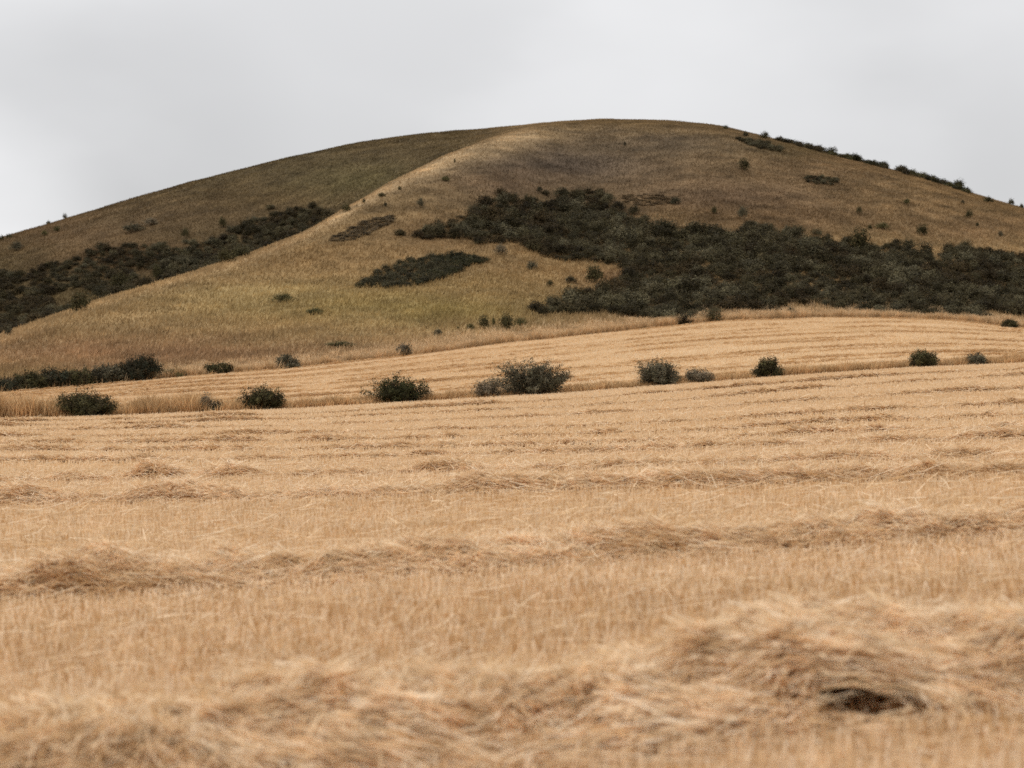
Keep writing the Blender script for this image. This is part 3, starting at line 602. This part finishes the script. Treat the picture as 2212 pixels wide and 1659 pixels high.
def thicket(poly, label, spacing, wlo, whi, cols, y0, y1, seed, flat=1.0, name='scrub_thicket', jag=10, cond=None, gaps=0.0, under=0, stray=0):
    rng = np.random.default_rng(seed); p = np.array(poly, float)
    up_ = 7 if stray else 1.5
    n = 60000; px = rng.uniform(p[:, 0].min() - 30, p[:, 0].max() + 30, n); y = np.sqrt(rng.uniform(y0 ** 2, y1 ** 2, n)); x = (px - CX) / FP * y; z = zt(x, y); _, py = proj(x, y, z)
    jx = (fbm(x / 5, y / 5, 120 + seed) - .5) * jag * 2; k = inpoly(px + jx, py + jx * .5 - up_, poly) & inpoly(px + jx, py + jx * .5 + 1, poly)
    if cond is not None: k &= cond(px, x, y)
    if stray:                                        # a few bushes stand loose outside the edge
        k |= inpoly(px + jx * 4, py + jx * 1.6, poly) & (rng.random(n) < .035) & (True if cond is None else cond(px, x, y))
    xu, yu, zu = x[k], y[k], z[k]
    if gaps: k &= fbm(x / 6, y / 6, 140 + seed) > gaps
    x, y, z = x[k], y[k], z[k]; ch = []; cell = {}
    for q in range(len(x)):
        s_ = spacing * (.75 + .5 * vnoise(x[q] / 8, y[q] / 8, seed)); gx, gy = int(x[q] // spacing), int(y[q] // spacing); ok = True
        for a in (-1, 0, 1):
            for b in (-1, 0, 1):
                for r_ in cell.get((gx + a, gy + b), ()):
                    if (x[q] - x[r_]) ** 2 + (y[q] - y[r_]) ** 2 < s_ * s_: ok = False; break
                if not ok: break
            if not ok: break
        if ok: cell.setdefault((gx, gy), []).append(q); ch.append(q)
    def pick(a, b):                                  # neighbours tend to be of one kind
        v = fbm(a / 7, b / 7, 150 + seed, 2) + rng.normal(0, .10)
        return np.array(cols[int(np.clip((v - .22) / .56, 0, .999) * len(cols))])
    parts = []
    for q in ch:
        V, Fq, c = PROTO[int(rng.integers(0, 9))]; a = rng.uniform(0, 6.28); W = rng.uniform(wlo, whi) * (.8 + .5 * vnoise(x[q] / 11, y[q] / 11, seed + 3)); Hs = W * rng.uniform(.8, 1.2) * flat
        ca, sa = math.cos(a) * W, math.sin(a) * W
        Q = np.stack([V[:, 0] * ca - V[:, 1] * sa + x[q], V[:, 0] * sa + V[:, 1] * ca + y[q], V[:, 2] * Hs + z[q] - .1], 1)
        parts.append((Q, Fq, c * pick(x[q], y[q])[None] * rng.uniform(.65, 1.4)))
    if under:
        m = np.arange(len(xu)); rng.shuffle(m); m = m[:int(len(ch) * under)]
        for q in m:                                  # low brown heath between the taller bushes
            V, Fq, c = PROTO[int(rng.integers(0, 9))]; V, Fq, c = V[:V.shape[0] // 8 * 4], Fq[:len(Fq) // 2], c[:V.shape[0] // 8 * 4]
            W = rng.uniform(1.6, 2.6)
            Q = np.stack([V[:, 0] * W + xu[q], V[:, 1] * W + yu[q], V[:, 2] * W * .5 + zu[q] - .05], 1)
            parts.append((Q, Fq, c * np.array(UND[int(rng.integers(0, 4))])[None] * rng.uniform(.8, 1.25)))
    V, Fq, c = join(parts); print('thicket', len(ch), 'bushes', len(Fq), 'faces')
    o = build(name, V, Fq, M_LEAF, c); tag(o, label, 'scrub', kind='stuff'); return o
MAIN = [(877, 517), (948, 484), (980, 470), (1033, 455), (1053, 426), (1093, 426), (1154, 433), (1215, 431), (1215, 414), (1263, 412), (1312, 412), (1322, 434), (1344, 452), (1340, 470), (1369, 470), (1401, 474), (1397, 488), (1425, 492),
        (1475, 500), (1515, 496), (1592, 503), (1606, 487), (1665, 487), (1680, 507), (1758, 511), (1835, 524), (1887, 524), (1977, 541), (2041, 563), (2055, 532), (2106, 534), (2179, 548), (2400, 585), (2700, 660),
        (2700, 720), (2400, 696), (2212, 689), (2179, 681), (2131, 671), (2127, 692), (2082, 694), (1960, 684), (1859, 678), (1774, 662), (1681, 655), (1689, 676), (1576, 676), (1507, 694), (1425, 696), (1348, 690), (1344, 680), (1263, 678), (1182, 682), (1136, 673),
        (1178, 654), (1215, 642), (1292, 632), (1304, 616), (1352, 596), (1344, 575), (1276, 571), (1231, 568), (1182, 556), (1134, 541), (1130, 530), (1081, 530), (1016, 530), (1012, 520)]
CT = [srgb(67, 56, 37), srgb(54, 46, 30), srgb(63, 56, 37), srgb(74, 67, 47), srgb(58, 51, 33), srgb(85, 78, 57), srgb(96, 89, 68), srgb(77, 69, 49)]
front = lambda px, x, y: y < edge(YS, x, y) - 2
thicket(MAIN, 'great dark scrub thicket spread over the right flank of the hill', 1.65, 2.0, 3.5, CT, 185, 400, 1, flat=.85, cond=front, under=2.2, jag=14, gaps=.29, stray=1)
GUL = [(-480, 745), (-160, 645), (0, 602), (60, 592), (150, 560), (200, 537), (260, 528), (340, 532), (400, 532), (450, 522), (480, 508), (530, 478), (600, 457), (700, 450), (705, 478), (640, 516), (540, 556), (350, 616), (200, 662), (0, 735), (-160, 800), (-480, 860)]
behind = lambda px, x, y: (y > edge(YD, x, y) + 6) & (((px - 165) / 62) ** 2 + ((proj(x, y, zt(x, y))[1] - 650) / 26) ** 2 + 1.2 * (fbm(x / 3, y / 3, 66) - .5) > 1) & (((px - 322) / 34) ** 2 + ((proj(x, y, zt(x, y))[1] - 600) / 14) ** 2 + 1.2 * (fbm(x / 3, y / 3, 67) - .5) > 1)
thicket(GUL, 'dark scrub thicket filling the gully behind the spur on the left', 1.7, 2.0, 3.4, CT, 236, 420, 2, flat=.8, cond=behind, gaps=.33, under=1.3, stray=1)
OVAL = [(775, 622), (800, 600), (830, 580), (870, 566), (940, 559), (1000, 554), (1049, 565), (1015, 577), (960, 602), (900, 617), (840, 624)]
thicket(OVAL, 'dark lens shaped scrub patch alone on the yellow front slope', 1.05, 1.6, 2.4, [srgb(50, 48, 31), srgb(58, 55, 37), srgb(64, 59, 42)], 190, 380, 3, flat=.7, jag=4)
thicket([(706, 524), (730, 504), (790, 476), (850, 467), (845, 482), (800, 502), (760, 522)], 'faded brown heathery scrub patch on the spur above the lens shaped patch', .7, 1.4, 2.2, [srgb(104, 88, 64), srgb(96, 82, 62), srgb(90, 78, 60)], 200, 380, 4, flat=.38, jag=5)
thicket([(1584, 297), (1620, 303), (1650, 310), (1693, 324), (1680, 330), (1640, 322), (1600, 308)], 'thin dark scrub streak just below the right skyline', 1.3, 1.6, 2.2, CT, 300, 405, 5, flat=.7, jag=3)
sky_ = lambda px, x, y: (y > edge(YS, x, y) - 14) & (y < edge(YS, x, y) + 3)
thicket([(1677, 306), (1690, 296), (1760, 312), (1830, 330), (1900, 345), (1918, 370), (1880, 366), (1800, 340), (1720, 322)], 'upper scrub line along the right skyline of the hill', 1.8, 1.4, 3.0, DG, 340, 440, 6, flat=.66, jag=3, cond=sky_, gaps=.36)
thicket([(1934, 360), (2000, 372), (2090, 405), (2094, 424), (2040, 412), (1990, 396), (1950, 380)], 'lower scrub line along the right skyline of the hill', 1.8, 1.5, 3.2, DG, 340, 440, 7, flat=.7, jag=3, cond=sky_, gaps=.36)
thicket([(1735, 386), (1760, 380), (1805, 386), (1815, 397), (1790, 402), (1750, 398)], 'short flat scrub patch alone on the upper right slope', 1.2, 1.5, 2.2, CT, 260, 400, 8, flat=.6, jag=2)
thicket([(1345, 420), (1400, 416), (1440, 424), (1445, 440), (1390, 446), (1350, 440)], 'faint greyish low scrub above the top of the great thicket', .8, 1.3, 2.0, [srgb(124, 104, 78), srgb(114, 98, 74)], 260, 400, 9, flat=.22, jag=9, gaps=.35)

HB = [ # x, base y, width, height, kind, label, nearest distance searched
 (3, 519, 14, 8, 'd', 'tiny bush on the left skyline at the very edge of the view', 300), (18, 515, 16, 8, 'd', 'low dark bush on the skyline at far left, beside the edge bush', 300),
 (104, 485, 11, 7, 'd', 'small dark bush on the left skyline, left of another like it', 300), (140, 474, 12, 8, 'd', 'small dark bush on the left skyline, the highest one there', 300),
 (34, 542, 30, 16, 'g', 'grey bush below the far left skyline', 300), (95, 510, 16, 8, 'o', 'faint olive bush just under the left skyline', 300), (121, 500, 18, 8, 'o', 'faint olive bush under the two skyline bushes on the left', 300),
 (287, 504, 52, 14, 'g', 'long low grey bush on the dark back slope', 300), (324, 490, 38, 11, 'l', 'faded brownish low bush right of the long grey one', 300), (399, 516, 20, 15, 'd', 'small round bush above the middle of the gully thicket', 300),
 (480, 493, 21, 16, 'd', 'round dark bush on the back slope left of the gully head', 300), (494, 506, 18, 10, 'g', 'little grey bush under the round dark one near the gully head', 300), (103, 579, 16, 10, 'd', 'little bush above the left part of the gully thicket', 290),
 (166, 678, 48, 32, 'd', 'prominent ragged bush standing on the lower spur crest at left', 0), (336, 606, 28, 26, 'd', 'upright dark bush peeping over the spur crest', 262), (259, 632, 60, 28, 'd', 'broad dark bush behind the spur crest at left', 256), (215, 646, 46, 20, 'b', 'low dark bush behind the spur crest, left of the broad one', 252),
 (485, 570, 44, 22, 'd', 'dark bush on the spur crest, lower of a touching pair', 0), (515, 559, 46, 22, 'd', 'dark bush on the spur crest, upper of a touching pair', 0), (747, 459, 24, 14, 'd', 'small dark bush at the head of the gully', 0),
 (16, 728, 24, 14, 'g', 'small grey bush at the far left of the front slope', 0), (610, 655, 52, 13, 'o', 'faint flat grey green tuft on the yellow front slope', 0), (680, 680, 42, 9, 'o', 'low green tuft right of the faint flat one', 0), (735, 752, 70, 7, 'o', 'flat green smear of low plants above the upper field', 0),
 (824, 428, 18, 7, 'd', 'small bush on the spur crest above the gully head', 0), (786, 441, 10, 6, 'd', 'tiny bush on the spur crest, right of the gully head', 0), (982, 350, 6, 6, 'd', 'tiny dark bush high on the pale spur crest', 0), (863, 411, 9, 6, 'd', 'tiny bush midway up the pale spur crest', 0), (832, 450, 9, 6, 'b', 'tiny brown bush below the spur crest', 0),
 (909, 449, 18, 14, 'g', 'small grey bush high on the spur, left of the great thicket', 0), (962, 392, 22, 8, 'o', 'faint flat tuft near the shoulder of the spur', 0), (1350, 317, 7, 6, 'b', 'tiny brown bush near the summit', 0), (1166, 416, 16, 7, 'b', 'little brown tuft above the top of the great thicket', 0),
 (1081, 553, 30, 18, 'l', 'grey bush in the bay left of the great thicket, upper one', 0), (1148, 583, 28, 14, 'g', 'grey bush in the bay left of the great thicket, lower one', 0), (1284, 614, 42, 36, 'd', 'round dark bush standing alone in the notch of the great thicket', 0), (1233, 615, 28, 10, 'b', 'low brown tuft left of the round bush in the notch', 0), (1187, 621, 18, 8, 'd', 'tiny dark tuft in the yellow grass left of the notch', 0),
 (1045, 711, 30, 20, 'd', 'small dark green bush, second from left of the little row in pale grass', 0), (1016, 713, 20, 11, 'o', 'smallest left bush of the little row in pale grass', 0), (1066, 706, 11, 13, 'o', 'narrow sprig in the middle of the little row in pale grass', 0), (1093, 716, 36, 28, 'd', 'tallest bush of the little row in pale grass', 0), (1122, 706, 34, 12, 'o', 'low spreading bush at the right end of the little row', 0), (946, 725, 22, 9, 'g', 'low grey tuft left of the little row of bushes', 0), (990, 715, 9, 7, 'o', 'tiny sprig just left of the little row of bushes', 0),
 (1458, 443, 27, 13, 'b', 'dark brown bush on the slope above the great thicket', 0), (1568, 280, 16, 6, 'd', 'flat dark bush on the skyline right of the summit', 300), (1610, 294, 14, 8, 'b', 'small brown bush on the skyline between two others', 300), (1653, 301, 24, 13, 'd', 'rounded bush on the right skyline, left of the upper scrub line', 300),
 (1608, 371, 32, 18, 'd', 'dark bush alone high on the right slope', 0), (1543, 463, 15, 12, 'd', 'small dark bush above the great thicket, right of the brown one', 0), (1604, 476, 26, 20, 'g', 'grey bush just above the top edge of the great thicket', 0), (1857, 463, 14, 11, 'd', 'small dark bush in the middle of the right slope', 0), (2094, 473, 19, 14, 'd', 'rounded dark bush on the far right slope', 0),
 (1995, 509, 28, 19, 'd', 'ragged dark bush above the right end of the great thicket', 0), (1960, 444, 20, 8, 'o', 'faint olive tuft under the lower skyline scrub', 0), (2137, 441, 24, 10, 'd', 'low bush near the right skyline', 0), (2185, 444, 19, 11, 'd', 'rounded bush near the right end of the skyline', 300), (2080, 442, 11, 6, 'b', 'tiny brown tuft near the right skyline', 0),
 (2163, 511, 13, 9, 'g', 'little grey bush near the right edge of the view', 0), (2112, 489, 9, 6, 'd', 'tiny dark tuft below the rounded bush at far right', 0), (1880, 497, 11, 7, 'd', 'tiny dark tuft above the biggest bush of the thicket', 0), (1908, 496, 32, 10, 'o', 'faint olive tuft above the great thicket at right', 0), (2207, 451, 13, 8, 'd', 'bush on the skyline cut by the right edge', 300),
 (1861, 546, 54, 44, 'd', 'largest dark rounded bush at the upper edge of the great thicket', 0), (1430, 516, 66, 36, 'b', 'broad bush bulging from the upper edge of the great thicket', 0), (2074, 404, 30, 20, 'd', 'round dark bush at the lower end of the skyline scrub', 300)]
for (a, b, w_, h_, k_, lab, y0) in HB:
    hill_bush(a, b, w_, h_, k_, lab, max(y0, YMIN))
